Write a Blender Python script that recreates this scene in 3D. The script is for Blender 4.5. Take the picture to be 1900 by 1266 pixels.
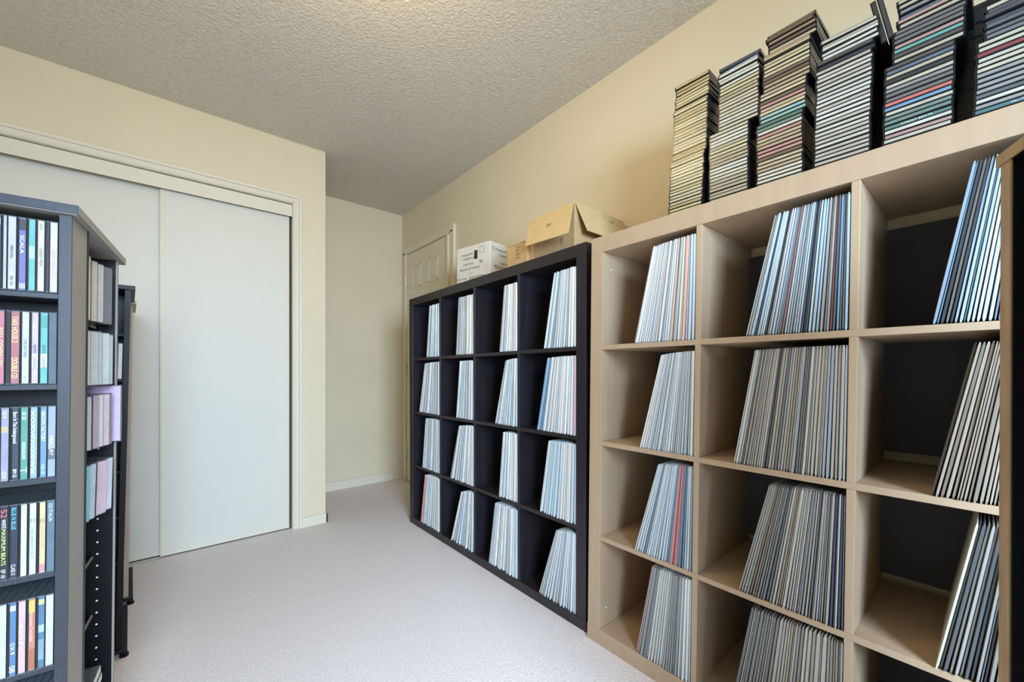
import bpy, math, random
from mathutils import Vector, Matrix
C = bpy.context.scene.collection
SC = bpy.context.scene
random.seed(7)
for o in list(bpy.data.objects): bpy.data.objects.remove(o)

# ------------------------------------------------------------------ camera
H = 2.435
cam_d = bpy.data.cameras.new('camera'); cam = bpy.data.objects.new('camera', cam_d); C.objects.link(cam)
cam_d.sensor_width = 36; cam_d.lens = 739.1/1900*36; cam_d.shift_y = 53.2/1900; cam_d.clip_start = .01
cam.location = (0, 0, 1.0044); cam.rotation_euler = (math.pi/2, 0, -.6995)
SC.camera = cam
# ------------------------------------------------------------------ world, lights, exposure
w = bpy.data.worlds.new('world'); SC.world = w; w.use_nodes = True
w.node_tree.nodes['Background'].inputs[0].default_value = (.62, .78, 1, 1)
w.node_tree.nodes['Background'].inputs[1].default_value = 1.0
def area(name, loc, rot, sx, sy, power, col, spread=180):
    d = bpy.data.lights.new(name, 'AREA'); d.shape = 'RECTANGLE'; d.size = sx; d.size_y = sy
    d.energy = power; d.color = col; d.spread = math.radians(spread)
    o = bpy.data.objects.new(name, d); C.objects.link(o); o.location = loc; o.rotation_euler = rot; return o
area('window_daylight', (-.02, -1.50, 1.42), (math.radians(55), 0, math.radians(-17)), .95, 1.1, 118, (.55, .75, 1.0), 132)
def point(name, loc, power, col, r):
    d = bpy.data.lights.new(name, 'POINT'); d.energy = power; d.color = col; d.shadow_soft_size = r
    o = bpy.data.objects.new(name, d); C.objects.link(o); o.location = loc; return o
point('ceiling_lamp_bulb', (.34, 1.08, 2.20), 13.5, (1.0, .76, .44), .12)
SC.view_settings.view_transform = 'Standard'; SC.view_settings.look = 'None'
SC.view_settings.exposure = 0.0; SC.view_settings.gamma = 1.0
SC.view_settings.use_curve_mapping = False

# ------------------------------------------------------------------ helpers
def lin(c):
    return tuple(((x/255)/12.92 if x/255 <= .04045 else ((x/255+.055)/1.055)**2.4) for x in c)
def mat(name, rgb, rough=.6, noise=None, bump=None, objcol=False, attr=False, metal=0, coat=0, emit=None, spec=.5):
    """noise=(scale xyz, amount, detail); bump=(scale, strength, distance)"""
    m = bpy.data.materials.new(name); m.use_nodes = True; nt = m.node_tree; N = nt.nodes; L = nt.links
    b = N['Principled BSDF']; b.inputs['Roughness'].default_value = rough
    b.inputs['Metallic'].default_value = metal; b.inputs['Coat Weight'].default_value = coat
    b.inputs['Specular IOR Level'].default_value = spec
    c = lin(rgb)+(1,)
    if objcol: src = N.new('ShaderNodeObjectInfo').outputs['Color']
    elif attr:
        a = N.new('ShaderNodeAttribute'); a.attribute_name = 'Col'; src = a.outputs['Color']
    else:
        r = N.new('ShaderNodeRGB'); r.outputs[0].default_value = c; src = r.outputs[0]
    tc = N.new('ShaderNodeTexCoord')
    if noise:
        mp = N.new('ShaderNodeMapping'); mp.inputs['Scale'].default_value = noise[0]
        L.new(tc.outputs['Object'], mp.inputs[0])
        n = N.new('ShaderNodeTexNoise'); n.inputs['Scale'].default_value = 1; n.inputs['Detail'].default_value = noise[2]
        L.new(mp.outputs[0], n.inputs['Vector'])
        if objcol or attr:
            oi = N.new('ShaderNodeObjectInfo'); va = N.new('ShaderNodeVectorMath'); va.operation = 'ADD'
            mu = N.new('ShaderNodeMath'); mu.operation = 'MULTIPLY'; mu.inputs[1].default_value = 50
            L.new(oi.outputs['Random'], mu.inputs[0]); L.new(mp.outputs[0], va.inputs[0]); L.new(mu.outputs[0], va.inputs[1])
            L.new(va.outputs[0], n.inputs['Vector'])
        mr = N.new('ShaderNodeMapRange'); mr.inputs[1].default_value = .3; mr.inputs[2].default_value = .7
        mr.inputs[3].default_value = 1-noise[1]; mr.inputs[4].default_value = 1+noise[1]*.6
        L.new(n.outputs[0], mr.inputs[0])
        mx = N.new('ShaderNodeVectorMath'); mx.operation = 'SCALE'
        L.new(src, mx.inputs[0]); L.new(mr.outputs[0], mx.inputs['Scale']); src = mx.outputs[0]
    L.new(src, b.inputs['Base Color'])
    if bump:
        n2 = N.new('ShaderNodeTexNoise'); n2.inputs['Scale'].default_value = bump[0]; n2.inputs['Detail'].default_value = 3
        L.new(tc.outputs['Object'], n2.inputs['Vector'])
        bp = N.new('ShaderNodeBump'); bp.inputs['Strength'].default_value = bump[1]; bp.inputs['Distance'].default_value = bump[2]
        L.new(n2.outputs[0], bp.inputs['Height']); L.new(bp.outputs[0], b.inputs['Normal'])
    if emit:
        b.inputs['Emission Color'].default_value = lin(emit[0])+(1,); b.inputs['Emission Strength'].default_value = emit[1]
    return m
M = {}
M['wall'] = mat('wall_paint', (227, 212, 180), .75, ((3, 3, 3), .02, 3), (180, .08, .002))
M['ceil'] = mat('popcorn_ceiling', (216, 208, 192), .95, ((60, 60, 60), .10, 3), (95, .6, .010))
M['trim'] = mat('trim_paint', (227, 218, 196), .45)
M['cream'] = mat('cream_trim_paint', (227, 214, 184), .5)
M['door'] = mat('door_paint', (223, 217, 202), .5, ((2, 2, 2), .015, 2))
M['carpet'] = mat('carpet', (238, 226, 220), 1.0, ((170, 170, 170), .16, 4), (260, .8, .006), spec=.1)
M['dark'] = mat('closet_dark', (60, 58, 52), .9)
M['birch'] = mat('birch_laminate', (179, 153, 124), .5, ((3, 40, 3), .05, 4))
M['birch_v'] = mat('birch_laminate_upright', (179, 153, 124), .5, ((30, 30, 2), .06, 4))
M['black'] = mat('blackbrown_veneer', (40, 35, 35), .36, ((6, 40, 6), .25, 4))
M['black_v'] = mat('blackbrown_veneer_upright', (36, 32, 38), .38, ((40, 40, 3), .25, 4))
M['chrome'] = mat('chrome', (210, 210, 210), .25, metal=1)
M['sleeve'] = mat('record_sleeve_print', (200, 200, 200), .42, ((30, 160, 5), .20, 4), objcol=True, coat=.2)
M['sleeve_a'] = mat('record_sleeve_print_joined', (200, 200, 200), .42, ((30, 160, 5), .20, 4), attr=True, coat=.2)
M['card'] = mat('cd_spine_card', (200, 200, 200), .55, ((40, 40, 40), .10, 3), objcol=True, coat=.1)
M['case'] = mat('cd_case_black_tray', (26, 26, 28), .25)
M['case_clear'] = mat('cd_case_clear_edge', (90, 96, 100), .25, ((80, 80, 80), .2, 2), coat=.5)
M['tower_grey'] = mat('charcoal_laminate', (46, 49, 56), .42, ((220, 220, 220), .28, 3))
M['tower_black'] = mat('black_laminate', (11, 11, 14), .45, spec=.3)
M['tower_panel'] = mat('grey_laminate', (152, 146, 138), .45)
M['oak'] = mat('oak_edge', (170, 140, 104), .5, ((60, 60, 8), .22, 4))
M['oakgrey'] = mat('pale_oak_edge', (176, 158, 134), .5, ((60, 60, 8), .15, 4))
M['white'] = mat('white_plastic', (235, 235, 235), .4)
M['cardboard'] = mat('cardboard', (196, 160, 112), .85, ((25, 25, 25), .05, 3))
M['cardboard2'] = mat('cardboard_flap', (204, 176, 124), .85, ((25, 25, 25), .05, 3))
M['whitebox'] = mat('white_carton', (226, 220, 206), .7, ((20, 20, 20), .03, 3))
M['ink'] = mat('black_ink', (40, 36, 32), .7)
M['ink_brown'] = mat('brown_ink', (110, 84, 56), .8)
M['lampglass'] = mat('lamp_glass', (255, 240, 210), .3, emit=((255, 214, 150), 4))
_pm = {}
def pmat(rgb):
    if rgb not in _pm: _pm[rgb] = mat('ink_%d_%d_%d' % rgb, rgb, .5)
    return _pm[rgb]

def tag(o, label=None, cat=None, group=None, kind=None):
    if label: o['label'] = label
    if cat: o['category'] = cat
    if group: o['group'] = group
    if kind: o['kind'] = kind
    return o
def empty(name, loc=(0, 0, 0), rot=0):
    o = bpy.data.objects.new(name, None); C.objects.link(o); o.location = loc; o.rotation_euler = (0, 0, rot)
    o.empty_display_size = .05; return o
FB = [(0, 3, 2, 1), (4, 5, 6, 7), (0, 1, 5, 4), (1, 2, 6, 5), (2, 3, 7, 6), (3, 0, 4, 7)]
class MB:
    def __init__(s): s.v = []; s.f = []
    def hexa(s, p):           # 8 points: bottom ring 0-3, top ring 4-7
        n = len(s.v); s.v += [tuple(q) for q in p]; s.f += [tuple(n+i for i in f) for f in FB]; return s
    def box(s, x0, x1, y0, y1, z0, z1):
        x0, x1 = sorted((x0, x1)); y0, y1 = sorted((y0, y1)); z0, z1 = sorted((z0, z1))
        return s.hexa([(x0, y0, z0), (x1, y0, z0), (x1, y1, z0), (x0, y1, z0), (x0, y0, z1), (x1, y0, z1), (x1, y1, z1), (x0, y1, z1)])
    def cyl(s, p, axis, r, h, n=12):
        k = len(s.v); ax = Vector(axis).normalized(); t = ax.orthogonal().normalized(); u = ax.cross(t)
        for j in (0, 1):
            for i in range(n):
                a = 2*math.pi*i/n; s.v.append(tuple(Vector(p)+ax*h*j+(t*math.cos(a)+u*math.sin(a))*r))
        s.f += [tuple(k+i for i in reversed(range(n))), tuple(k+n+i for i in range(n))]
        s.f += [(k+i, k+(i+1) % n, k+n+(i+1) % n, k+n+i) for i in range(n)]; return s
    def build(s, name, m, parent=None, bevel=0, map=None, data=None):
        v = [map(q) for q in s.v] if map else s.v
        off = Vector((0, 0, 0))
        if parent is not None and map is not None: off = parent.location
        me = bpy.data.meshes.new(name)
        me.from_pydata([tuple(Vector(q)-off) for q in v], [], s.f); me.update()
        me.materials.append(m)
        o = bpy.data.objects.new(name, me); C.objects.link(o)
        if parent is not None: o.parent = parent
        if bevel:
            b = o.modifiers.new('bevel', 'BEVEL'); b.width = bevel; b.segments = 2; b.limit_method = 'ANGLE'
        return o
ident = lambda q: q
def structure(mb, name, m, bevel=0, parent=None):
    o = mb.build(name, m, parent, bevel)
    if parent is None: o['kind'] = 'structure'
    return o
def text(name, s, m, parent, origin, udir, vdir, height, width=None, align='LEFT', depth=0.0004, bold=False):
    """flat lettering: origin = lower left of the line, udir along the line, vdir up the letters"""
    cu = bpy.data.curves.new('t', 'FONT'); cu.body = s; cu.size = 1; cu.align_x = align
    if bold: cu.offset = .02
    ob = bpy.data.objects.new('t', cu); C.objects.link(ob)
    dg = bpy.context.evaluated_depsgraph_get(); dg.update()
    me = bpy.data.meshes.new_from_object(ob.evaluated_get(dg)); bpy.data.objects.remove(ob)
    u = Vector(udir).normalized(); v = Vector(vdir).normalized(); n = u.cross(v)
    xs = [q.co.x for q in me.vertices] or [0, 1]; W = max(xs)-min(xs)
    sy = height/.7; sx = width/W if width else sy
    for q in me.vertices:
        c = Vector(origin)+u*(q.co.x-(min(xs) if align == 'LEFT' else 0))*sx+v*q.co.y*sy+n*depth; q.co = c
    me.materials.clear(); me.materials.append(m); me.name = name
    o = bpy.data.objects.new(name, me); C.objects.link(o); o.parent = parent; return o

# ------------------------------------------------------------------ room shell
XL, XR, YB, YF = -1.25, 1.603, -1.65, 3.49     # left wall, right wall, wall behind the camera, back wall
YC, XC = 2.7965, .7489                          # closet front plane and its corner
structure(MB().box(XL-.1, XR+.1, YB-.1, YF+.1, -.1, 0), 'floor', M['carpet'])
structure(MB().box(XL-.1, XR+.1, YB-.1, YF+.1, H, H+.1), 'ceiling', M['ceil'])
structure(MB().box(XR, XR+.1, YB-.1, YF+.1, 0, H), 'wall_right', M['wall'])
structure(MB().box(XL-.1, XL, YB-.1, YF+.1, 0, H), 'wall_left', M['wall'])
structure(MB().box(XL, XR, YF, YF+.1, 0, H), 'wall_back', M['wall'])
wx0, wx1, wz0, wz1 = -.85, .75, .82, 2.05
structure(MB().box(XL, wx0, YB-.1, YB, 0, H).box(wx1, XR, YB-.1, YB, 0, H).box(wx0, wx1, YB-.1, YB, 0, wz0).box(wx0, wx1, YB-.1, YB, wz1, H), 'wall_front', M['wall'])
wn = structure(MB().box(wx0-.06, wx0, YB, YB+.015, wz0-.06, wz1+.06).box(wx1, wx1+.06, YB, YB+.015, wz0-.06, wz1+.06)
      .box(wx0, wx1, YB, YB+.015, wz1, wz1+.06).box(wx0-.08, wx1+.08, YB, YB+.04, wz0-.06, wz0)
      .box(wx0, wx0+.04, YB-.07, YB-.03, wz0, wz1).box(wx1-.04, wx1, YB-.07, YB-.03, wz0, wz1)
      .box(wx0, wx1, YB-.07, YB-.03, wz0, wz0+.04).box(wx0, wx1, YB-.07, YB-.03, wz1-.04, wz1).box(-.07, -.03, YB-.07, YB-.03, wz0, wz1), 'window_1', M['trim'], .002)
# closet front wall with opening
ox0, ox1, oz = -.69, .5565, 2.045
structure(MB().box(XL, ox0, YC, YC+.09, 0, H).box(ox1, XC, YC, YC+.09, 0, H).box(ox0, ox1, YC, YC+.09, oz, H), 'wall_closet', M['wall'])
structure(MB().box(XC-.09, XC, YC+.09, YF, 0, H), 'wall_closet_side', M['wall'])
# casing, mitred look: flat board with a raised outer bead
def casing(name, rects):
    mb = MB()
    for (x0, x1, z0, z1, t) in rects: mb.box(x0, x1, YC-t, YC, z0, z1)
    return structure(mb, name, M['trim'], .002)
casing('trim_1', [(ox1, ox1+.034, 0, oz+.034, .010), (ox1+.034, ox1+.052, 0, oz+.052, .016), (ox1+.006, ox1+.014, 0, oz+.014, .014)])
casing('trim_2', [(ox0-.034, ox1, oz, oz+.034, .010), (ox0-.052, ox1+.034, oz+.034, oz+.052, .016), (ox0-.014, ox1+.006, oz+.006, oz+.014, .014)])
casing('trim_3', [(ox0-.034, ox0, 0, oz, .010), (ox0-.052, ox0-.034, 0, oz+.034, .016)])
# jamb linings, fascia, floor track
structure(MB().box(ox1-.002, ox1, YC, YC+.09, 0, oz).box(ox0, ox0+.002, YC, YC+.09, 0, oz).box(ox0, ox1, YC, YC+.09, oz-.002, oz), 'trim_4', M['trim'])
structure(MB().box(ox0+.003, ox1-.004, YC-.002, YC+.006, 1.962, 2.036).box(ox0+.003, ox1-.004, YC-.005, YC+.006, 1.962, 1.968), 'trim_5', M['trim'], .001)
structure(MB().box(ox0+.003, ox1-.006, YC+.022, YC+.07, 0, .006), 'trim_6', M['chrome'])
# sliding closet doors
def sliding(name, x0, x1, y, z0=.014):
    r = empty(name, ((x0+x1)/2, y, 0)); r['kind'] = 'structure'
    MB().box(x0+.018, x1-.018, y+.003, y+.014, z0, 2.0).build('door_panel', M['door'], r, map=ident)
    for a, b in ((x0, x0+.02), (x1-.02, x1)):
        MB().box(a, b, y, y+.018, z0-.004, 2.0).box(a+.006, b-.006, y-.002, y, z0-.004, 2.0).build('stile', M['trim'], r, .001, map=ident)
    MB().box(x0+.02, x1-.02, y+.001, y+.016, z0-.004, z0+.012).build('bottom_rail', M['trim'], r, map=ident)
    return r
sliding('door_1', -.068, .541, YC+.022)
sliding('door_2', -.685, -.035, YC+.050)
# baseboards
structure(MB().box(.80-.06, XR-.09, YF-.012, YF, 0, .072).box(.80-.06, XR-.09, YF-.008, YF, .072, .078), 'baseboard_back', M['trim'], .002)
structure(MB().box(ox1+.052, XC+.012, YC-.012, YC, 0, .062).box(XC, XC+.012, YC-.012, YF, 0, .062), 'baseboard_closet', M['trim'], .002)
structure(MB().box(XR-.012, XR, YB, 2.53, 0, .075), 'baseboard_right', M['trim'], .002)
structure(MB().box(XL, XL+.012, YB, YC, 0, .075).box(XL, ox0-.052, YC-.012, YC, 0, .062), 'baseboard_left', M['trim'], .002)
# panelled door in the right wall
structure(MB().box(XR-.020, XR, 3.375, 3.43, 0, 2.06).box(XR-.020, XR, 2.560, 2.615, 0, 2.06).box(XR-.020, XR, 2.560, 3.43, 2.045, 2.10)
          .box(XR-.026, XR, 2.555, 2.566, 0, 2.10), 'trim_7', M['cream'], .003)
d3 = empty('door_3', (XR, 3.365, 0)); d3['kind'] = 'structure'
MB().box(XR-.012, XR-.001, 2.640, 3.362, .012, 2.034).build('door_leaf', M['cream'], d3, .001, map=ident)
MB().box(XR-.034, XR-.001, 2.622, 2.642, .012, 2.034).build('leaf_edge', M['cream'], d3, .001, map=ident)
for (a, b) in ((3.262, 3.100), (2.962, 2.800)):
    for (z0, z1) in ((1.72, 1.92), (.98, 1.62), (.22, .86)):
        mb = MB()
        for (e, t) in ((0, .017), ):   # raised frame and field
            mb.box(XR-t, XR-.011, a, a-.012, z0, z1).box(XR-t, XR-.011, b+.012, b, z0, z1)
            mb.box(XR-t, XR-.011, a, b, z1-.012, z1).box(XR-t, XR-.011, a, b, z0, z0+.012)
            mb.box(XR-.015, XR-.011, a-.03, b+.03, z0+.03, z1-.03)
        mb.build('panel', M['cream'], d3, .002, map=ident)
for z in (1.80, 1.02, .24):
    MB().cyl((XR-.022, 3.366, z-.04), (0, 0, 1), .006, .08).box(XR-.022, XR-.012, 3.352, 3.366, z-.038, z+.038).build('hinge', M['chrome'], d3, map=ident)
# ceiling lamp (just above the picture)
lr = empty('ceiling_lamp', (.36, 1.06, H)); tag(lr, 'round flush ceiling lamp with a glass shade above the middle of the room', 'lamp')
MB().cyl((.36, 1.06, H-.02), (0, 0, 1), .14, .02, 32).build('mount', M['trim'], lr, map=ident)
sh = MB(); n = 24
for j, (r, z) in enumerate(((.13, -.02), (.12, -.05), (.085, -.08), (.03, -.095))):
    for i in range(n): sh.v.append((.36+r*math.cos(2*math.pi*i/n), 1.06+r*math.sin(2*math.pi*i/n), H+z))
for j in range(3):
    for i in range(n): sh.f.append((j*n+i, (j+1)*n+i, (j+1)*n+(i+1) % n, j*n+(i+1) % n))
sh.f.append(tuple(3*n+i for i in reversed(range(n))))
sh.build('shade', M['lampglass'], lr, map=ident)

# ------------------------------------------------------------------ cube shelving
class Cube:
    """s = distance along the front from the far (left) end, x = depth from the front, z = height"""
    def __init__(s, P0, P1, T0, T1, out, op, dv, zs, top, bot, depth, names):
        s.P0, s.P1, s.T0, s.T1 = map(Vector, (P0, P1, T0, T1)); s.L = (s.P1-s.P0).length
        s.out, s.op, s.dv, s.zs, s.topz, s.bot, s.depth = out, op, dv, zs, top, bot, depth
        s.Hn = top+.05
        d = (s.P1-s.P0).normalized(); s.n = Vector((-d.y, d.x, 0))      # into the wall
        if s.n.x < 0: s.n = -s.n
        s.W = 2*out+4*op+3*dv
    def map(s, q):            # q=(s, x, z) nominal -> world
        a = q[0]/s.W; h = q[2]/s.H
        B = s.P0.lerp(s.P1, a); T = s.T0.lerp(s.T1, a)
        return B.lerp(T, h)+s.n*q[1]
    H = 1.49
    def col(s, c): a = s.out+c*(s.op+s.dv); return a, a+s.op
    def base(s, r): return ([s.topz]+[z0 for z0, z1 in s.zs])[r], ([z1 for z0, z1 in s.zs]+[s.bot])[r]
def build_cube(K, name, label, mh, mv, tilt):
    mid = K.map((K.W/2, K.depth/2, 0)); r = empty(name, (mid.x, mid.y, 0)); tag(r, label, 'shelf', 'cube shelving units'); del r['group']
    D = K.depth; W = K.W; Hh = K.H
    def b(nm, s0, s1, z0, z1, m, x0=0, x1=None, bev=.0012):
        MB().box(s0, s1, x0, D if x1 is None else x1, z0, z1).build(nm, m, r, bev, map=K.map)
    b('top_panel', 0, W, K.topz, Hh, mh)
    b('bottom_panel', -.002, W+.002, 0, K.bot, mh, -.001)
    b('side_panel', 0, K.out, K.bot, K.topz, mv); b('side_panel', W-K.out, W, K.bot, K.topz, mv)
    for (z0, z1) in K.zs: b('shelf_board', K.out, W-K.out, z0, z1, mh, .001)
    for c in range(3):
        a, e = K.col(c)
        for rr in range(4):
            zt, zb = K.base(rr); b('divider', e, e+K.dv, zb, zt, mv, .001)
    return r
zsB = [(1.0935-.0165, 1.0935), (.7435-.0165, .7435), (.3945-.0165, .3945)]
KB = Cube((1.1785, 2.4451, 0), (1.1957, .9828, 0), (1.1785, 2.4600, 1.4690), (1.1957, .9810, 1.4938), .049, .3292, .016, zsB, 1.4420, .043, .385, None)
KB.W = 2*.049+4*.3292+3*.016
bs = build_cube(KB, 'cube_shelf', 'black-brown cube shelf of sixteen cubbies filled with record sleeves, far one of the two', M['black'], M['black_v'], 0)
for zz in (.10, .115+.0, .88, 1.37, 1.34, .56):
    pass
for (zz, xx) in ((1.405, .03), (1.375, .03), (.13, .03), (.10, .03), (.90, .03), (.60, .05)):
    MB().cyl((KB.out-.0005, xx, zz), (1, 0, 0), .0035, .002, 8).build('shelf_pin', M['chrome'], bs, map=KB.map)
zsP = [(1.0780, 1.0945), (.7285, .7450), (.3815, .3970)]
op = .3385
KP = Cube((1.1805, .9620, 0), (1.1805, .9620-(2*.052+4*op+3*.0165), 0), (1.1790, .9420, 1.4880), (1.1790, .9420-(2*.052+4*op+3*.0165), 1.4960), .052, op, .0165, zsP, 1.4320, .055, .385, None)
ps = build_cube(KP, 'cube_shelf', 'beech-coloured cube shelf with record sleeves inside and tall disc stacks on top', M['birch'], M['birch_v'], 0)
M['back'] = mat('added_dark_board', (70, 68, 72), .8, ((8, 8, 8), .08, 3))
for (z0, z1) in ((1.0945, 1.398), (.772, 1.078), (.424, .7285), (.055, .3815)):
    MB().box(KP.out, KP.W-KP.out, .366, .370, z0, z1).build('back_panel', M['back'], ps, map=KP.map)  # boards added to darken the open cubby backs; gaps leave wall strips showing
for (xx, zz) in ((.05, 1.375), (.04, .12)):
    MB().cyl((KP.out-.0005, xx, zz), (1, 0, 0), .003, .002, 8).build('shelf_pin', M['white'], ps, map=KP.map)

# ------------------------------------------------------------------ records
def sleeve_mesh(k):
    rnd = random.Random(k); S = .315; v = []; f = []
    # local: x = depth into shelf (0 spine .. S), y = thickness (-.5 .. .5), z height ; corners slightly crushed
    ring = []
    zs = [0, .006, .05, .16, .27, S-.007, S]
    th = [.40, .9, 1, 1, 1, .9, .35]
    for z, t in zip(zs, th):
        j = rnd.uniform(-.05, .05)
        ring.append([(0+.0015*(t < .6), -.32*t+j, z), (0, .32*t+j, z), (.004, .5*t, z), (S, .42*t, z), (S, -.42*t, z), (.004, -.5*t, z)])
    for rr in ring: v += rr
    for i in range(len(ring)-1):
        for j in range(6): f.append((i*6+j, i*6+(j+1) % 6, (i+1)*6+(j+1) % 6, (i+1)*6+j))
    f.append((5, 4, 3, 2, 1, 0)); n = 6*(len(ring)-1); f.append(tuple(n+j for j in range(6)))
    return v, f
SV = [sleeve_mesh(k) for k in range(5)]
SM = []
for v, f in SV:
    me = bpy.data.meshes.new('record_sleeve'); me.from_pydata(v, [], f); me.update(); me.materials.append(M['sleeve']); SM.append(me)
WHITE = [(206, 212, 214), (194, 202, 206), (220, 222, 220), (184, 192, 196), (212, 210, 206), (204, 212, 210), (176, 182, 186), (222, 220, 214), (214, 218, 220)]
BLUE = [(170, 190, 200), (190, 206, 212), (140, 160, 174), (206, 216, 220), (112, 134, 150), (196, 200, 204), (160, 168, 176), (216, 222, 222), (86, 98, 108), (166, 158, 154), (180, 196, 202)]  # bluish tones carry the window daylight reflected in the plastic outer sleeves
GREY = [(170, 168, 162), (184, 180, 172), (150, 150, 148), (194, 190, 180), (132, 132, 130), (178, 170, 156), (158, 160, 162), (196, 192, 186), (112, 112, 112), (176, 168, 158)]
BROWN = [(150, 134, 114), (166, 152, 132), (124, 112, 100), (138, 128, 112), (104, 96, 88), (158, 146, 130), (84, 80, 78), (174, 162, 142)]
DARKG = [(120, 118, 112), (138, 134, 126), (98, 98, 96), (150, 146, 138), (84, 86, 86), (128, 124, 114), (160, 156, 148)]
ORD = lambda i: '%d%s' % (i, 'th' if 10 <= i % 100 <= 20 else {1: 'st', 2: 'nd', 3: 'rd'}.get(i % 10, 'th'))
def colname(c):
    r, g, b = c; m = max(c); d = m-min(c)
    if d < 16: return 'white' if m > 205 else 'light grey' if m > 160 else 'grey' if m > 105 else 'dark'
    if b == m: return 'pale blue' if m > 190 else 'blue' if r < 120 or d > 40 else 'blue-grey'
    if g == m and r < g-12: return 'pale green' if m > 180 else 'green'
    if r == m and b > g: return 'pink'
    if r == m: return 'red' if d > 90 and g < 110 else 'orange' if d > 90 and g < 160 else 'yellow' if d > 60 and m > 190 and g > 165 else 'pink' if b > g-12 and m > 170 else 'cream' if m > 190 else 'tan' if m > 130 else 'brown'
    return 'greyish'
ROWN = ['top row', 'second row', 'third row', 'bottom row']; COLN = ['first column', 'second column', 'third column', 'fourth column']
stuff = MB(); stuffc = []; stuff2 = MB(); stuffc2 = []
# (row, col): yb, yt = where the leftmost sleeve stands / where its top is (world y), n, palette, individual?
def fill(K, r, c, yb, yt, n, pal, unit, individual, special={}, right_gap=.002, lean_r=.003, shown=999):
    zt, zb = K.base(r); a, e = K.col(c)
    lo = K.map((e, 0, zb)); hi = K.map((e, 0, min(zb+.315, zt)))
    y_rb = lo.y+right_gap; y_rt = hi.y+.001
    base_z = K.map((a+.2, 0, zb)).z
    t = (yt-y_rt)/n*.97
    rnd = random.Random(r*10+c+(100 if unit == 'beech' else 0)); cell = rnd.random()
    thick = [rnd.uniform(.55, 1.6) for _ in range(n)]; tot = sum(thick)
    acc = 0; bad = 0
    cur = rnd.choice(pal)
    for i in range(n):
        u = (acc+thick[i]/2)/tot; acc += thick[i]
        # ease so that the lean fades to the right
        b0 = yb+(y_rb-yb)*u; t0 = yt+(y_rt-yt)*u
        lean = (b0-t0); ang = math.asin(max(-.6, min(.6, lean/.315)))
        T = t*thick[i]*n/tot
        p = K.map((0, 0, zb)); xf = K.P0.lerp(K.P1, (e-(b0-y_rb))/K.W).x
        x = xf+rnd.uniform(-.0035, .004)-.001
        if rnd.random() < .72: cur = rnd.choice(pal)
        col = special.get(i, cur)
        k = rnd.randrange(5)
        ca, sa = math.cos(ang), math.sin(ang)
        z0 = base_z+.0008+abs(T*.2*sa)
        M4 = Matrix.Translation((x, b0, z0)) @ Matrix.Rotation(ang, 4, 'X') @ Matrix.Diagonal((1, T, 1, 1))
        yaw = Matrix.Rotation(rnd.uniform(-.004, .004), 4, 'Z')
        M4 = Matrix.Translation((x, b0, z0)) @ yaw @ Matrix.Rotation(ang, 4, 'X') @ Matrix.Diagonal((1, T, 1, 1))
        if (individual and i < shown) or i in special:
            o = bpy.data.objects.new('record_sleeve', SM[k]); C.objects.link(o)
            o.location = (x, b0, z0); o.rotation_euler = (M4.to_quaternion() if False else (yaw @ Matrix.Rotation(ang, 4, 'X')).to_euler()); o.scale = (1, T, 1)
            o.color = lin(col)+(1,)
            tag(o, '%s record sleeve, %s from left, %s, %s of the %s shelf' % (colname(col), ORD(i+1), ROWN[r], COLN[c], unit), 'record', 'record sleeves in the %s shelf' % unit)
        else:
            S_, c_ = (stuff2, stuffc2) if individual else (stuff, stuffc)
            v, f = SV[k]; nn = len(S_.v)
            S_.v += [tuple(M4 @ Vector(q)) for q in v]; S_.f += [tuple(nn+j for j in ff) for ff in f]
            c_.append((len(f), lin(col)))
PINK = (216, 150, 150); CREAM = (228, 220, 196)
B_ = [(0, 0, 1.18, 0), ]
fill(KP, 0, 0, .765, .695, 26, WHITE+[(212, 200, 190)], 'beech', True, {17: (222, 186, 166), 20: CREAM, 22: (226, 176, 160)})
fill(KP, 1, 0, .742, .664, 24, WHITE+BLUE[:2], 'beech', True, {0: (232, 230, 222), 23: (226, 226, 214)})
fill(KP, 2, 0, .762, .675, 26, BLUE[:6]+WHITE[:3], 'beech', True, {17: PINK, 18: (214, 120, 116), 19: PINK})
fill(KP, 3, 0, .758, .699, 23, GREY[:4]+WHITE[:6], 'beech', True, {0: (206, 164, 160)})
fill(KP, 0, 1, .420, .350, 36, BLUE, 'beech', True, {14: (150, 110, 104), 30: (176, 120, 110)})
fill(KP, 1, 1, .451, .397, 40, GREY+WHITE[:1], 'beech', True, {0: (214, 206, 190)})
fill(KP, 2, 1, .438, .363, 38, GREY+BROWN[:3], 'beech', True, {33: (52, 56, 84), 36: (54, 56, 66)})
fill(KP, 3, 1, .4605, .4052, 32, GREY+BROWN[:4], 'beech', True)
fill(KP, 0, 2, .071, .0155, 38, BLUE[:6]+WHITE[:2]+[(60, 66, 74), (150, 134, 114), (120, 130, 140)], 'beech', True, shown=19)
fill(KP, 1, 2, .074, .014, 36, BROWN, 'beech', True, shown=19)
fill(KP, 2, 2, .067, .012, 34, DARKG, 'beech', True, {0: (206, 200, 180)}, shown=18)
fill(KP, 3, 2, .060, .010, 30, GREY, 'beech', True, shown=6)
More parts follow.
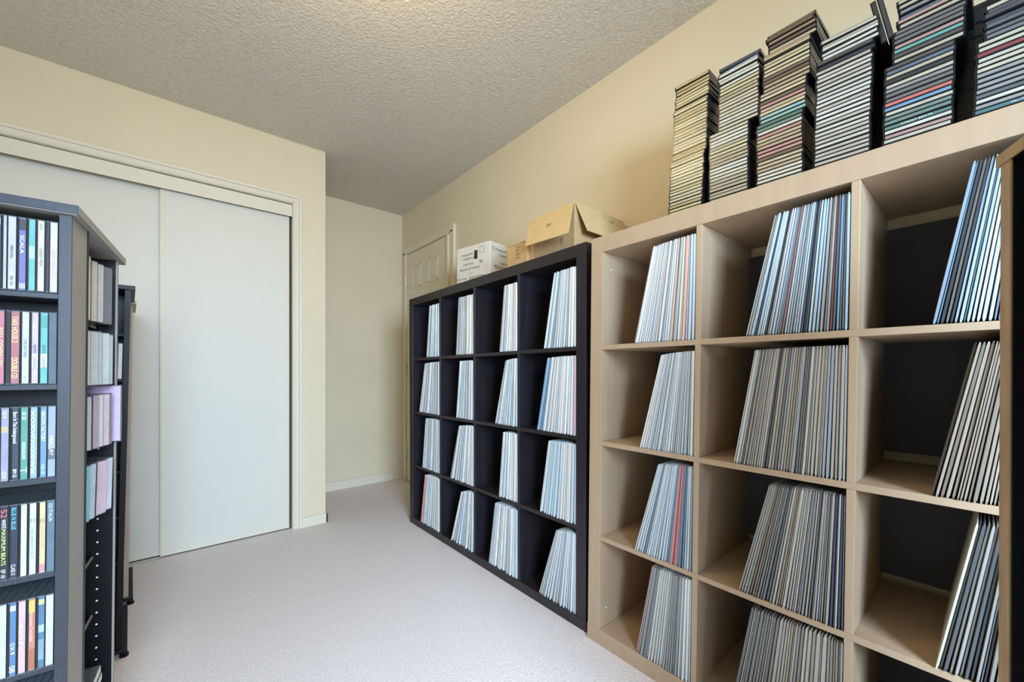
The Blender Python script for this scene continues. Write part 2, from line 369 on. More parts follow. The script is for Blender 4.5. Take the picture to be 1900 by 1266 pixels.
bl = {(0, 0): (2.231, 2.190, 9), (0, 1): (1.896, 1.867, 9), (0, 2): (1.516, 1.477, 10), (0, 3): (1.209, 1.146, 14),
      (1, 0): (2.324, 2.247, 13), (1, 1): (1.889, 1.850, 10), (1, 2): (1.551, 1.466, 11), (1, 3): (1.2495, 1.184, 17),
      (2, 0): (2.277, 2.232, 11), (2, 1): (1.961, 1.867, 13), (2, 2): (1.512, 1.479, 9), (2, 3): (1.238, 1.183, 15),
      (3, 0): (2.297, 2.238, 11), (3, 1): (1.943, 1.834, 9), (3, 2): (1.595, 1.542, 14), (3, 3): (1.243, 1.140, 17)}
for (r, c), (yb, yt, n) in bl.items():
    sp = {}
    pal = WHITE+BLUE[1:2]
    if (r, c) == (3, 0): sp = {0: (222, 150, 140), 1: (230, 186, 176)}
    if (r, c) == (1, 3): sp = {0: (136, 168, 190), 1: (120, 156, 182), 16: (216, 168, 180)}
    fill(KB, r, c, yb, yt, n, pal, 'black', c == 3, sp)
for mb_, cc_, lab in ((stuff, stuffc, 'white and pale blue record sleeves standing in the first three columns of the black shelf'),
                      (stuff2, stuffc2, 'record sleeves in the third column of the beech shelf, half hidden behind the right-hand tower')):
    so = mb_.build('record_sleeves', M['sleeve_a'])
    at = so.data.color_attributes.new('Col', 'FLOAT_COLOR', 'CORNER'); fi = 0
    for nf, col in cc_:
        for _ in range(nf):
            for li in so.data.polygons[fi].loop_indices: at.data[li].color = col+(1,)
            fi += 1
    tag(so, lab, 'records', kind='stuff')

# ------------------------------------------------------------------ disc stacks on the beech shelf
CL, CDp, CT = .110, .125, .0104
def cd_flat_mesh():
    m = MB().box(0, CDp, -CL/2, CL/2, 0, .0101)
    me = m.build('x', M['case']); d = me.data; bpy.data.objects.remove(me); d.name = 'cd_case'; return d
case_me = cd_flat_mesh()
cm = MB().box(-.0004, .001, -CL/2+.003, CL/2-.004, .0026, .0088); o_ = cm.build('x', M['card']); card_me = o_.data; card_me.name = 'spine_card'; bpy.data.objects.remove(o_)
S1P = [(222, 206, 150), (206, 188, 132), (232, 220, 176), (196, 176, 128), (216, 204, 166)]
S2P = [(226, 220, 196), (216, 206, 176), (230, 226, 208), (196, 180, 150), (222, 208, 160)]
S3P = [(208, 186, 148), (196, 168, 132), (222, 204, 158), (168, 142, 110), (206, 150, 136), (226, 216, 190), (122, 100, 80)]
S4P = [(214, 208, 190), (206, 200, 184), (222, 218, 204), (196, 186, 166)]
S5P = [(186, 182, 176), (190, 152, 144), (104, 120, 134), (118, 116, 112), (196, 186, 160), (122, 146, 136), (92, 88, 84), (150, 144, 144), (206, 198, 176)]
S6P = [(92, 96, 102), (118, 122, 126), (160, 160, 158), (86, 88, 92), (206, 200, 176), (104, 108, 112), (76, 78, 82)]
KX = 1.25
def stack(name, y_bot, y_top, z_top, pal, x0, steps, special={}, jit=.0012, words='', extra=None):
    zb = KP.map((KP.W/3, .1, 1.49)).z+.0006
    n = int((z_top-zb)/.0105); rnd = random.Random(hash(words) % 1000 if False else len(words)*7+n)
    cur = pal[0]
    for i in range(n):
        u = i/n; y = y_bot+(y_top-y_bot)*u
        dy = sum(s for (th, s) in steps if u >= th)
        if rnd.random() < .7: cur = rnd.choice(pal)
        col = special.get(i, cur)
        o = bpy.data.objects.new('cd_case', case_me); C.objects.link(o)
        o.location = (x0+rnd.uniform(-.0015, .0015)+(rnd.uniform(-.006, .006) if u > .8 else 0), y+dy+rnd.uniform(-jit, jit)*(2.2 if u > .75 else 1), zb+i*.0104)
        o.rotation_euler = (0, 0, rnd.uniform(-.012, .012)*(3 if u > .85 else 1))
        cdn = bpy.data.objects.new('spine_card', card_me); C.objects.link(cdn); cdn.parent = o; cdn.color = tuple(v*.74 for v in lin(col))+(1,)
        tag(o, '%s-spined disc case, %s from the bottom of the %s stack on the beech shelf' % (colname(col).replace(' ', '-'), ORD(i+1), words), 'cd', 'disc cases stacked on the beech shelf')
        if extra and i in extra:
            s, rgb, a, b = extra[i]
            text('lettering', s, pmat(rgb), o, (-.0005, CL/2-a*CL, .0036), (0, -1, 0), (0, 0, 1), .0042, (b-a)*CL)
    return n
k = (KX-1.18)/1.18
def Y(y): return y*(1+k)
ZT = lambda z: 1.0044+(z-1.0044)*(1+k)
stack('a', Y(.589), Y(.572), ZT(1.885), S1P, KX, [(.55, -.0), (.45, -.006), (.9, .0)], {}, words='leftmost')
stack('b', Y(.4645), Y(.462), ZT(1.865), S2P, KX, [(.53, -.026)], {39: (70, 80, 96), 38: (170, 180, 196)}, words='second')
stack('c', Y(.3406), Y(.343), ZT(1.887), S3P, KX, [(.45, -.008), (.62, -.010), (.86, -.010)], {19: (150, 190, 176), 20: (160, 200, 190), 18: (90, 130, 110), 17: (120, 150, 130)}, words='third')
stack('d', Y(.2185), Y(.209), ZT(1.797), S4P, KX, [(.82, -.008)], {26: (60, 64, 74), 27: (90, 84, 82)}, words='fourth')
stack('e', Y(.094), Y(.086), 1.845, S5P, KX, [(.58, -.012), (.8, -.006)], {9: (206, 200, 178), 10: (124, 160, 190), 11: (214, 120, 112), 6: (96, 136, 124), 5: (226, 222, 208), 2: (206, 200, 206), 22: (110, 170, 160), 1: (196, 150, 160), 16: (60, 64, 60)}, words='fifth', extra={6: ('STREET BEATS', (220, 226, 222), .28, .72)})
stack('f', Y(-.036), Y(-.042), 1.75, S6P, KX, [(.7, -.01)], {2: (214, 196, 140), 3: (84, 130, 130), 5: (224, 220, 204), 1: (110, 70, 70), 13: (200, 200, 184), 14: (150, 70, 72)}, words='sixth', extra={3: ('WILL CARMELT', (200, 220, 214), .45, .72)})
mb = MB(); rb = random.Random(9); zb = KP.map((KP.W/3, .1, 1.49)).z+.0006
for yc in (.184, .034):
    for i in range(33):
        x = 1.392+rb.uniform(-.002, .002); y = yc-.004*i/33+rb.uniform(-.0015, .0015)
        mb.box(x, x+CDp, y-CL/2, y+CL/2, zb+i*.0104, zb+i*.0104+.0101)
tag(mb.build('cd_cases', M['case'], None), 'dark disc cases in a second row behind the fourth and fifth stacks', 'cds', kind='stuff')
# two cases wedged upright between the fourth and fifth stacks
for i in range(2):
    o = bpy.data.objects.new('cd_case', case_me); C.objects.link(o)
    o.location = (KX+.006, .166-.0115*i, 1.817+.003*i); o.rotation_euler = (math.radians(79), 0, 0)
    c2 = bpy.data.objects.new('spine_card', card_me); C.objects.link(c2); c2.parent = o; c2.color = lin([(52, 50, 50), (64, 62, 62)][i])+(1,)
    tag(o, ['dark disc case leaning upright against the fifth stack, outer one', 'dark disc case leaning upright against the fifth stack, inner one'][i], 'cd', 'disc cases stacked on the beech shelf')

# ------------------------------------------------------------------ boxes on the black shelf
def shelf_top(y): # height of the black shelf's top
    a = (2.4451-y)/1.4624; return 1.4690+(1.4938-1.4690)*a
BT = shelf_top(1.0)+.002
def oriented(P, ang):
    c, s = math.cos(ang), math.sin(ang)
    return lambda q: Vector((P[0]+q[0]*c-q[1]*s, P[1]+q[0]*s+q[1]*c, P[2]+q[2]))
# white carton: local x into wall, local y away from camera
wb = empty('white_carton', (1.42, 1.93, shelf_top(1.8)+.004)); tag(wb, 'small white printed bottle carton on the black shelf', 'box')
fm = oriented((1.343, 1.789, shelf_top(1.8)+.004), math.radians(9.8))
wh = 1.731-wb.location.z
body = MB().box(0, .19, 0, .276, 0, wh).build('carton_body', M['whitebox'], wb, .004, map=fm)
MB().box(-.0006, .19, .1365, .1395, wh-.001, wh+.0006).build('lid_seam', M['ink_brown'], wb, map=fm)
def wtext(s, y, z, h, w, face='L', m='ink', par=wb, f=fm, H0=None):
    o0 = f((0, 0, 0))
    if face == 'L':
        org = f((-.0003, y, z))-par.location; u = f((0, -1, 0))-o0; 
    else:
        org = f((y, -.0003, z))-par.location; u = f((1, 0, 0))-o0
    return text('lettering', s, M[m], par, org, u, (0, 0, 1), h, w)
wtext('Vineyards', .235, wh-.055, .014, .10); wtext('Collection', .225, wh-.078, .013, .10)
wtext('6 BOTTLES', .215, wh-.112, .012, .085); wtext('MELANGE DE TERROIR', .245, wh-.140, .013, .165); wtext('6 x 4', .17, wh-.165, .008, .03)
wtext('PRODUCT OF CANADA', .27, wh-.192, .009, .085); wtext('mis en bouteille', .268, wh-.208, .006, .07); wtext('vin rouge', .255, wh-.22, .006, .04)
wtext('B', .118, wh-.065, .03, .014, m='ink'); wtext('750', .085, wh-.115, .018, .03)
def strip(f, par, y0, y1, z0, z1, m=M['ink'], t=.0009): return MB().box(-t, 0, y0, y1, z0, z1).build('printed_mark', m, par, map=f)
strip(fm, wb, .098, .124, wh-.085, wh-.035)
fr = MB(); y0, y1, z0, z1 = .165, .045, wh-.222, wh-.185
fr.box(-.0008, 0, y0, y1, z0, z0+.003).box(-.0008, 0, y0, y1, z1-.003, z1).box(-.0008, 0, y0, y0-.003, z0, z1).box(-.0008, 0, y1, y1+.003, z0, z1); fr.build('number_frame', M['ink'], wb, map=fm)
wtext('10840880', .157, wh-.215, .022, .106)
fr = MB(); y0, y1, z0, z1 = .08, .045, wh-.058, wh-.02
fr.box(-.0008, 0, y0, y1, z0, z0+.0015).box(-.0008, 0, y0, y1, z1-.0015, z1).box(-.0008, 0, y0, y0-.0015, z0, z1).box(-.0008, 0, y1, y1+.0015, z0, z1); fr.build('stamp_frame', M['ink_brown'], wb, map=fm)
wtext('Vineyards', .045, wh-.045, .016, .10, 'R'); wtext('Collection', .075, wh-.072, .014, .09, 'R'); wtext('6 BOTTLES', .085, wh-.118, .013, .09, 'R')
wtext('MELANGE 10', .032, wh-.145, .016, .13, 'R'); wtext('Product of', .02, wh-.19, .006, .05, 'R', 'ink_brown'); wtext('Ontario', .02, wh-.2, .006, .04, 'R', 'ink_brown')
wtext('O', .015, wh-.05, .024, .024, 'R', 'ink_brown')
# small brown box
sb = empty('cardboard_box', (1.31, 1.40, BT)); tag(sb, 'low brown cardboard box between the white carton and the big open box', 'box')
s2 = lambda q: Vector(q)
bz = 1.594
MB().box(1.222, 1.40, 1.345, 1.490, BT, bz).build('box_body', M['cardboard'], sb, .003, map=ident)
MB().box(1.220, 1.402, 1.343, 1.492, bz, bz+.004).build('lid', M['cardboard2'], sb, .001, map=ident)
for j, (s, z, h, ww) in enumerate((('THIS WAY', 1.575, .007, .034), ('UP', 1.556, .013, .022), ('HANDLE', 1.541, .008, .034), ('CARE', 1.525, .009, .028))):
    text('lettering', s, M['ink_brown'], sb, (1.2217-1.31, 1.425-1.40, z-BT), (0, -1, 0), (0, 0, 1), h, ww)
# big open box: four walls, a floor and folded-out flaps
bb = empty('cardboard_box', (1.41, 1.21, BT)); tag(bb, 'big brown cardboard box with flaps folded open on the black shelf', 'box')
X0, X1, Y0, Y1, ZT0 = 1.240, 1.572, 1.078, 1.341, 1.686; th = .004
MB().box(X0, X0+th, Y0, Y1, BT, ZT0).box(X1-th, X1, Y0, Y1, BT, ZT0).box(X0+th, X1-th, Y0, Y0+th, BT, ZT0).box(X0+th, X1-th, Y1-th, Y1, BT, ZT0).box(X0+th, X1-th, Y0+th, Y1-th, BT, BT+th).build('box_body', M['cardboard'], bb, .0008, map=ident)
def flap(a, b, c, d, n, nm='flap'):     # a,b on the hinge, c,d outer corners (below b, a); thickness along n
    n = Vector(n).normalized()*.004
    P = [Vector(q) for q in (a, b, c, d)]
    m = MB(); m.hexa([*(P), *[p+n for p in P]]); return m.build(nm, M['cardboard2'], bb, .0008, map=ident)
flap((X0-.001, Y0+.002, ZT0), (X0-.001, Y1, ZT0), (1.170, 1.299, 1.5437), (1.170, 1.0474, 1.537), (-1, 0, .5))
flap((X0+.004, Y0-.001, ZT0), (X1, Y0-.001, ZT0), (1.550, 1.030, 1.562), (1.262, 1.030, 1.562), (0, -1, .4))
flap((X1, Y0+.002, ZT0), (X1, Y1, ZT0), (X1-.13, Y1-.01, ZT0-.04), (X1-.13, Y0+.012, ZT0-.04), (0, 0, 1))
flap((X0+.006, Y1, ZT0), (X1, Y1, ZT0), (X1-.01, Y1-.12, ZT0-.06), (X0+.016, Y1-.12, ZT0-.06), (0, 0, 1))
# crease mark of tape and the stamped signs
MB().box(X0-.0006, X0+.004, Y0-.0006, Y0+.004, BT, ZT0).build('corner_tape', M['cardboard2'], bb, map=ident)
bo = bb.location
un_ = (Vector((1.170, 1.299, 1.5437))-Vector((X0, Y1, ZT0))).normalized()
text('lettering', 'FY', M['ink_brown'], bb, Vector((1.198, 1.19, 1.600))-bo, (0, -1, 0), -un_, .022, .022, depth=.0065)
text('lettering', 'FY', M['ink_brown'], bb, Vector((X0-.0006, 1.155, 1.530))-bo, (0, -1, 0), (0, 0, 1), .03, .016)
u2 = (Vector((1.262, 1.030, 1.562))-Vector((X0, Y0, ZT0))).normalized()
text('lettering', 'FY', M['ink_brown'], bb, Vector((1.45, 1.053, 1.637))-bo, (1, 0, 0), (0, .40, .9), .016, .02, depth=.0065)

# ------------------------------------------------------------------ disc towers on the left
AL = math.radians(4.2)
def tower_map(O, lean, al=AL):
    R = Vector((math.cos(al), -math.sin(al), 0)); E_ = Vector((math.sin(al), math.cos(al), 0))
    return lambda q: Vector((O[0], O[1], 0))+R*(q[0]+lean*(q[2]-1.29))+E_*q[1]+Vector((0, 0, q[2]))
TA = tower_map((-.133, 1.03), .0078)
ta = empty('disc_tower', (-.30, 1.25, 0)); tag(ta, 'tall grey and charcoal disc tower nearest the camera at the left edge', 'cd tower')
def part(nm, m, rects, f, root, bev=.001):
    mb = MB()
    for q in rects: mb.box(*q)
    return mb.build(nm, m, root, bev, map=f)
part('top_board', M['tower_grey'], [(-.42, 0, 0, .42, 1.278, 1.294)], TA, ta)
part('top_board', M['tower_panel'], [(-.0006, .0003, .002, .4203, 1.2785, 1.2935), (-.42, -.001, .001, .42, 1.2772, 1.278)], TA, ta, 0)
part('side_panel', M['tower_panel'], [(-.0250, -.0095, .0135, .106, .03, 1.277)], TA, ta)
part('front_edge', M['tower_grey'], [(-.0252, -.0093, .010, .0135, .03, 1.277)], TA, ta, .0006)
MB().cyl((-.014, .1105, .03), (0, 0, 1), .0065, 1.247, 16).build('edge_post', M['tower_grey'], ta, map=TA)
part('side_panel', M['tower_black'], [(-.165, -.0255, .108, .114, .03, 1.277)], TA, ta)     # inner divider
part('side_panel', M['tower_black'], [(-.165, -.011, .372, .384, .03, 1.277)], TA, ta)      # far panel with peg holes
part('front_edge', M['tower_panel'], [(-.011, -.008, .372, .384, .03, 1.277)], TA, ta, 0)
part('back_panel', M['tower_black'], [(-.170, -.165, .108, .41, .03, 1.277)], TA, ta)
part('side_panel', M['tower_panel'], [(-.41, -.395, .010, .30, .03, 1.277)], TA, ta)
part('back_panel', M['tower_black'], [(-.395, -.170, .108, .114, .03, 1.277)], TA, ta)
part('side_panel', M['tower_panel'], [(-.41, -.17, .395, .41, .03, 1.277)], TA, ta)
part('base_board', M['tower_grey'], [(-.42, 0, 0, .42, .014, .03)], TA, ta)
for (a, b) in ((-.03, .03), (-.39, .03), (-.03, .39), (-.39, .39)):
    MB().cyl((a, b, 0), (0, 0, 1), .016, .014, 12).build('foot', M['tower_black'], ta, map=TA)
ZR = [1.1375, .979, .817, .653, .490, .328, .166]
for z in ZR:
    part('shelf', M['tower_grey'], [(-.395, -.0255, .014, .108, z-.0095, z)], TA, ta)
ZS = [1.110, .968, .826, .672, .548, .405, .252]
for z in ZS:
    part('shelf', M['tower_black'], [(-.165, -.048, .114, .372, z-.005, z)], TA, ta, 0); part('shelf_edge', M['tower_panel'], [(-.048, -.045, .114, .372, z-.005, z)], TA, ta, 0)
for i in range(34):
    z = .15+i*.0287
    MB().cyl((-.038, .3712, z), (0, 1, 0), .0022, .0012, 8).build('peg_hole', M['white'], ta, map=TA)
# discs on the front: (body colour, card colour or bands, writing) from the right
def vertical_cd(f, root_xy, a0, th, s_front, z, hgt, depth, cardcol, label, texts=(), bands=(), dark_side=.28, axis='front', tilt=0, card_part=True):
    """axis front: spine faces -s, thickness along a; axis side: spine faces +a, thickness along s"""
    if axis == 'front': base = f((a0, s_front, z))
    else: base = f((s_front, a0, z))
    r = empty('cd_case', base); tag(r, label, 'cd', 'disc cases in the near tower')
    def g(q):   # local: u thickness 0..1, d depth behind the spine, h height
        u, d, h = q
        if axis == 'front': return f((a0-th*(1-u)+tilt*h, s_front+d, z+h))
        T, D, h = th*(u-.5), d, h
        return f((s_front+T*math.sin(.50)-D*math.cos(.50), a0+T*math.cos(.50)+D*math.sin(.50)+tilt*h, z+h))
    MB().box(0, .93, .0012, depth, 0, hgt).build('case', M['case_clear'], r, .0004, map=g)
    e0 = dark_side
    if e0 > 0: MB().box(.04, e0, .0004, .004, .002, hgt-.002).build('tray', M['case'], r, map=g)
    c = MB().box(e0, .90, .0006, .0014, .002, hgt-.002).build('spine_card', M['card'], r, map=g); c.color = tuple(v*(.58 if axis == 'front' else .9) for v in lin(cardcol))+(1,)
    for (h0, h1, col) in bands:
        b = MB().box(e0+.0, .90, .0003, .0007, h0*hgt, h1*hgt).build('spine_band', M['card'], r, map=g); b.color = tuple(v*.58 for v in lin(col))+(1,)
    for (s, col, h0, h1, wd) in texts:      # runs downwards
        um = (e0+.90)/2; o0 = g((um-wd/2+0, 0, h1*hgt)); u1 = g((um-wd/2, 0, h0*hgt))
        acr = g((um+wd/2, 0, h1*hgt))-o0
        text('lettering', s, pmat(col), r, o0-r.location, u1-o0, acr, wd*th*(1 if axis == 'front' else 1), (h1-h0)*hgt*.98, depth=.0004)
    return r
W_ = (234, 234, 230); K_ = (40, 40, 46)
rows = [
 [((238, 222, 204), [('NUSOUND CLUB', (200, 170, 160), .2, .6, .4)], [], .12), ((60, 60, 74), [], [], .5, .45), ((236, 220, 200), [('DEEP MIX', (140, 130, 110), .35, .6, .3), ('VOL', (150, 140, 120), .85, .95, .3)], [], .22), ((128, 204, 196), [('HOUSE', (96, 180, 172), .62, .8, .6)], [(.45, .62, (196, 226, 222))], .26),
  ((130, 130, 190), [('SCALA', (236, 236, 240), .5, .75, .45)], [(.82, .97, (70, 74, 84)), (.03, .1, (206, 206, 220))], .24), ((222, 218, 212), [('URBAN SOUL', (60, 60, 60), .42, .6, .3), ('BD 101', (80, 80, 80), .06, .18, .3)], [], .12), ((206, 208, 204), [], [], .4, .6), ((70, 130, 116), [], [(.86, .95, (226, 232, 228)), (.06, .13, (226, 232, 228))], .25), ((190, 190, 190), [], [], .2), ((90, 130, 150), [], [], .2), ((210, 200, 190), [], [], .2), ((80, 90, 90), [], [], .3)],
 [((96, 112, 124), [], [], .1), ((120, 206, 196), [('REMIX', (40, 90, 90), .42, .54, .35), ('LONDON', (90, 110, 110), .22, .38, .3)], [(.23, .42, (232, 238, 236)), (.78, .95, (96, 180, 170))], .16), ((224, 204, 212), [('REMIX', (90, 70, 80), .42, .54, .35), ('LONDON', (130, 110, 120), .22, .38, .3)], [(.23, .42, (238, 234, 234))], .24),
  ((230, 234, 236), [('CHELSEA TRAX', (90, 96, 110), .36, .62, .35), ('vol 2', (120, 120, 120), .04, .12, .25)], [], .2), ((204, 124, 130), [('TAKE HOUSE 2', (246, 224, 140), .56, .92, .62), ('DOUBLE CD', (246, 224, 140), .08, .36, .62)], [], .06), ((34, 32, 34), [], [], .3, .55), ((220, 132, 146), [('ROLL COMBO LEN', (246, 224, 140), .24, .76, .7)], [], .03), ((200, 190, 180), [], [], .2), ((160, 60, 60), [], [], .2), ((210, 210, 210), [], [], .2), ((60, 80, 110), [], [], .2), ((190, 190, 180), [], [], .2), ((100, 100, 100), [], [], .2)],
 [((176, 186, 198), [('MERCURY', (226, 222, 200), .3, .58, .45)], [(.25, .4, (110, 116, 126))], .1), ((118, 164, 198), [('GROOVE FACTORY', (232, 240, 244), .5, .93, .45), ('CDB 102', (210, 228, 240), .05, .2, .3)], [], .28), ((168, 196, 196), [('xoxwxoxwx', (236, 240, 240), .05, .95, .6)], [], .22), ((100, 168, 150), [('20 20', (230, 244, 236), .82, .93, .4), ('UNDERGROUND', (220, 240, 232), .28, .52, .4), ('T', (236, 246, 240), .1, .17, .7)], [], .2),
  ((58, 70, 90), [('Born In The Underground', (236, 240, 244), .5, .93, .42), ('BPM 125', (230, 234, 240), .05, .16, .4)], [], .3), ((176, 176, 196), [('K2 R', (236, 236, 240), .85, .94, .4), ('CD 34', (236, 236, 240), .05, .14, .4)], [(.66, .74, (230, 200, 160))], .16), ((70, 80, 100), [], [], .3), ((150, 160, 170), [], [], .2), ((90, 100, 120), [], [], .2), ((170, 180, 180), [], [], .2), ((50, 60, 70), [], [], .2), ((120, 130, 140), [], [], .2)],
 [((108, 128, 144), [('DJ ITALIA', (200, 214, 222), .7, .95, .4)], [], .1), ((240, 216, 160), [('COLOUR ONE', (180, 150, 110), .35, .68, .3), ('CC', (120, 100, 70), .7, .76, .5)], [(.03, .13, (224, 156, 160))], .3), ((228, 234, 230), [('club edition no.4', (110, 130, 120), .22, .66, .35), ('ZZ', (110, 110, 110), .72, .78, .5)], [], .22), ((232, 238, 234), [], [], .3), ((46, 52, 72), [('BLUE N BLUE', (96, 190, 214), .66, .96, .5), ('CLASS X', (220, 226, 232), .05, .2, .45)], [], .25),
  ((40, 44, 54), [('WHITE', (230, 230, 230), .7, .82, .45), ('MAXIMUM BEATS', (206, 220, 120), .2, .69, .45), ('S2', (220, 110, 120), .84, .95, .6), ('EP 10', (226, 226, 226), .04, .15, .45)], [], .2), ((60, 60, 90), [], [], .3), ((80, 90, 110), [], [], .2), ((130, 130, 140), [], [], .2), ((50, 60, 70), [], [], .2), ((120, 130, 140), [], [], .2)],
 [((226, 232, 236), [], [], .1), ((92, 138, 170), [], [(.88, .95, (224, 220, 150)), (.12, .4, (150, 180, 196)), (.5, .6, (190, 214, 224))], .28), ((226, 146, 120), [('sunset house', (240, 190, 190), .4, .8, .4)], [(.8, .97, (238, 206, 110)), (.03, .3, (200, 120, 90))], .24), ((236, 196, 200), [('soft', (220, 206, 150), .3, .7, .5)], [], .2),
  ((96, 140, 186), [('DX 9', (232, 240, 248), .3, .45, .45), ('08', (232, 240, 248), .06, .15, .6)], [(.88, .95, (220, 230, 240))], .3), ((226, 240, 232), [], [], .15), ((80, 110, 120), [], [], .2), ((180, 170, 160), [], [], .2), ((60, 70, 90), [], [], .2), ((200, 200, 200), [], [], .2), ((90, 90, 100), [], [], .2)],
 [((220, 226, 230), [], [], .2), ((220, 196, 206), [], [], .3), ((90, 100, 110), [], [], .2), ((180, 190, 196), [], [], .2), ((120, 130, 140), [], [], .2), ((60, 70, 80), [], [], .2), ((160, 160, 160), [], [], .2), ((80, 90, 100), [], [], .2)],
]
rn = random.Random(3); left_out = []
ROW6 = ['top row', 'second row', 'third row', 'fourth row', 'fifth row', 'bottom row']
for r, lst in enumerate(rows):
    a = -.0262; z = ZR[r]+.0004
    for i, it in enumerate(lst):
        wd = (it[4] if len(it) > 4 else 1)*.01045
        if a-wd < -.118:
            left_out.append((a, z)); break
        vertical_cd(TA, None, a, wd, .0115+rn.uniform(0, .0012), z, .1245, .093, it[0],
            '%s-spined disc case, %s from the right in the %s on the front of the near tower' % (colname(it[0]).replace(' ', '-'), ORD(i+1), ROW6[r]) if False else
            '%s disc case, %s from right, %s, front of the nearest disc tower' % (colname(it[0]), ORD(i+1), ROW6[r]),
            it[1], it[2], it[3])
        a -= wd+.0001
mb = MB(); 
for a, z in left_out:
    while a > -.385: mb.box(a-.0100, a, .012+rn.uniform(0, .002), .105, z, z+.1245); a -= .0105
tag(mb.build('cd_cases', M['case_clear'], None, map=lambda q: TA(q)), 'disc cases filling the left half of the near tower, just outside the picture', 'cds', kind='stuff')
# discs on the side of the near tower (spines face the room)
side = [
 [((220, 218, 214), .012, .150), ((206, 204, 200), .012, .148), ((190, 184, 176), .010, .142), ((226, 210, 160), .036, .142), ((206, 200, 186), .012, .138), ((200, 198, 190), .012, .136), ((122, 126, 130), .030, .136)],
 [((150, 196, 200), .018, .125), ((160, 200, 200), .014, .124), ((214, 214, 206), .016, .124), ((196, 200, 196), .016, .124), ((216, 214, 210), .018, .124), ((206, 210, 206), .018, .124), ((190, 196, 196), .018, .124), ((214, 216, 214), .018, .124), ((184, 200, 198), .016, .122)],
 [((208, 186, 190), .012, .122), ((226, 220, 220), .012, .122), ((186, 160, 166), .012, .122), ((216, 210, 214), .014, .122), ((206, 206, 206), .030, .122), ((190, 170, 176), .014, .124), ((222, 218, 216), .014, .124), ((216, 200, 204), .014, .124), ((150, 130, 136), .012, .124)],
 [((222, 204, 130), .012, .124), ((200, 170, 140), .010, .122), ((206, 220, 220), .034, .124), ((150, 200, 204), .014, .124), ((196, 206, 214), .016, .124), ((216, 190, 200), .030, .124), ((206, 206, 214), .016, .124)],
]
for r, lst in enumerate(side):
    z = ZS[r]+.0006; tot = sum(q[1] for q in lst); acc = 0
    tl = (0, 0, 0, .10)[r]
    for i, (col, wd, hh) in enumerate(lst):
        u = (acc+wd/2)/tot; acc += wd
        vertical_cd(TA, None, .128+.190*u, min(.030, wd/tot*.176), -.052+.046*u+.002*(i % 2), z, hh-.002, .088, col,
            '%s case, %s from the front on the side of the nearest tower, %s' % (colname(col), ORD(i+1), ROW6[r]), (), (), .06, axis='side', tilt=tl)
# lilac case sticking out of the third row
r_ = empty('cd_case', TA((-.04, .30, ZS[2]))); tag(r_, 'lilac disc case sticking out of the third row of the nearest tower', 'cd', 'disc cases in the near tower')
MB().box(-.13, .004, .352, .3615, ZS[2]+.001, ZS[2]+.140).build('case', M['case_clear'], r_, .0004, map=TA)
c = MB().box(-.128, .003, .3514, .3522, ZS[2]+.003, ZS[2]+.138).build('cover_card', M['card'], r_, map=TA); c.color = lin((196, 172, 206))+(1,)
# pale-framed cases lying slanted in the bottom compartment
for i, (dz, c) in enumerate(((0, (226, 222, 210)), (.018, (226, 206, 120)), (.036, (232, 228, 216)), (.054, (236, 232, 220)))):
    r = empty('cd_case', TA((-.08, .22, ZS[6]+.03+dz))); tag(r, '%s case lying flat in the bottom of the nearest tower, %s from the bottom' % (colname(c), ORD(i+1)), 'cd', 'disc cases in the near tower')
    MB().box(-.15, -.013-.002*(i % 2), .135, .285, ZS[6]+.0005+dz, ZS[6]+.017+dz).build('case', M['case_clear'], r, .0006, map=TA)
    cc = MB().box(-.05, -.0125-.002*(i % 2), .137, .283, ZS[6]+.003+dz, ZS[6]+.0155+dz).build('spine_card', M['card'], r, map=TA); cc.color = lin(c)+(1,)

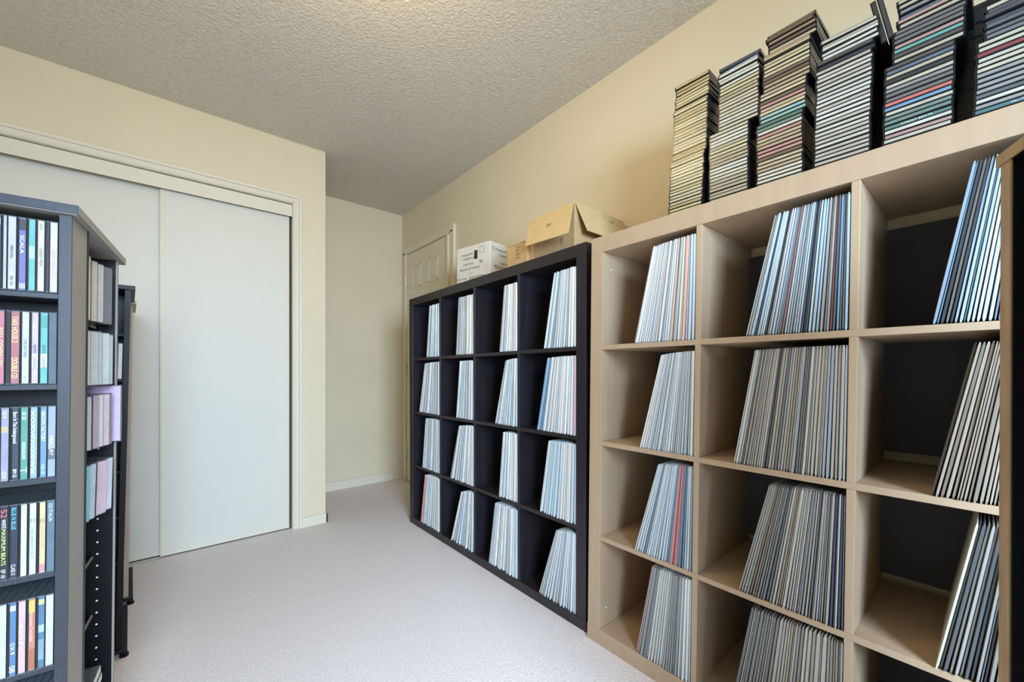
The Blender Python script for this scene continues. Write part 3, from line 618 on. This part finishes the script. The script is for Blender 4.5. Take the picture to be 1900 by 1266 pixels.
def far_tower(label, X, Yn, lean, mtop, medge, mbody, sz, al=-.065):
    f0 = tower_map((X, Yn), lean, al)
    f = f0
    r = empty('disc_tower', (X-.2, Yn+.2, 0)); tag(r, label, 'cd tower')
    part('top_board', mtop, [(-sz, 0, 0, sz, 1.285, 1.30)], f, r)
    part('side_panel', mbody, [(-.026, -.011, .012, sz-.012, .03, 1.285)], f, r)
    part('front_edge', medge, [(-.0262, -.0108, .0095, .012, .03, 1.285)], f, r, 0)
    part('side_panel', mbody, [(-sz+.01, -sz+.025, .012, sz-.012, .03, 1.285)], f, r)
    part('back_panel', mbody, [(-sz+.025, -.026, .16, .172, .03, 1.285)], f, r)
    part('back_panel', mbody, [(-sz+.025, -.026, sz-.03, sz-.014, .03, 1.285)], f, r)
    for z in (1.13, .97, .81, .65, .49, .33, .17): part('shelf', mbody, [(-sz+.025, -.026, .018, .16, z-.008, z)], f, r, 0)
    part('base_board', mbody, [(-sz, .004, -.004, sz, .020, .032)], f, r)
    for (a, b) in ((-.004, .012), (-sz+.03, .03), (-.03, sz-.03), (-sz+.03, sz-.03)):
        MB().cyl((a, b, .0), (0, 0, 1), .013, .008, 12).cyl((a, b, .008), (0, 0, 1), .008, .012, 12).build('foot', M['tower_black'], r, map=f)
    return r, f
tb, fb = far_tower('black disc tower standing behind the grey one, middle of the three at left', -.112, 1.935, .0195, M['tower_black'], M['tower_black'], M['tower_black'], .36)
tc, fc = far_tower('pale oak-edged disc tower, farthest of the three at left', -.133, 2.353, .0115, M['oakgrey'], M['oakgrey'], M['tower_black'], .36)
r = empty('cd_case', fb((-.05, .03, .971))); tag(r, 'white disc case in the second compartment of the black middle tower', 'cd')
MB().box(-.039, -.0285, .004, .14, .9712, 1.096).build('case', M['case_clear'], r, map=fb)
c = MB().box(-.0385, -.029, .0032, .0042, .973, 1.094).build('spine_card', M['card'], r, map=fb); c.color = lin((214, 212, 216))+(1,)

# ------------------------------------------------------------------ disc tower at the right edge, open front
wv = Vector((-.919, -.394, 0)).normalized(); dv = Vector((.394, -.919, 0)).normalized(); P0 = Vector((.8700, -.010, 0))
TD = lambda q: P0+wv*q[0]+dv*(q[1])+Vector((0, 0, q[2]))-wv*(.0075*(q[2]-1.3))*-1
td = empty('disc_tower', TD((.10, .10, 0))); tag(td, 'black disc tower with oak edges at the right edge of the picture', 'cd tower')
def pd(nm, m, *rects, bev=.0008):
    mb = MB()
    for q in rects: mb.box(*q)
    return mb.build(nm, m, td, bev, map=TD)
pd('top_board', M['tower_black'], (0, .20, 0.002, .20, 1.284, 1.300))
pd('top_edge', M['oak'], (0, .20, -.001, .002, 1.284, 1.300))
pd('side_panel', M['tower_black'], (.006, .026, .004, .19, .02, 1.284))
pd('side_edge', M['oak'], (.006, .026, .001, .004, .02, 1.284))
pd('side_panel', M['tower_black'], (.174, .194, .004, .19, .02, 1.284))
pd('side_edge', M['oak'], (.174, .194, .001, .004, .02, 1.284))
pd('back_panel', M['tower_black'], (.026, .174, .175, .19, .02, 1.284))
for z in (1.12, .96, .80, .64, .48, .32, .16, .05): pd('shelf', M['tower_black'], (.026, .174, .08, .175, z-.012, z))
pd('base_board', M['tower_black'], (0, .20, 0, .20, 0, .02))
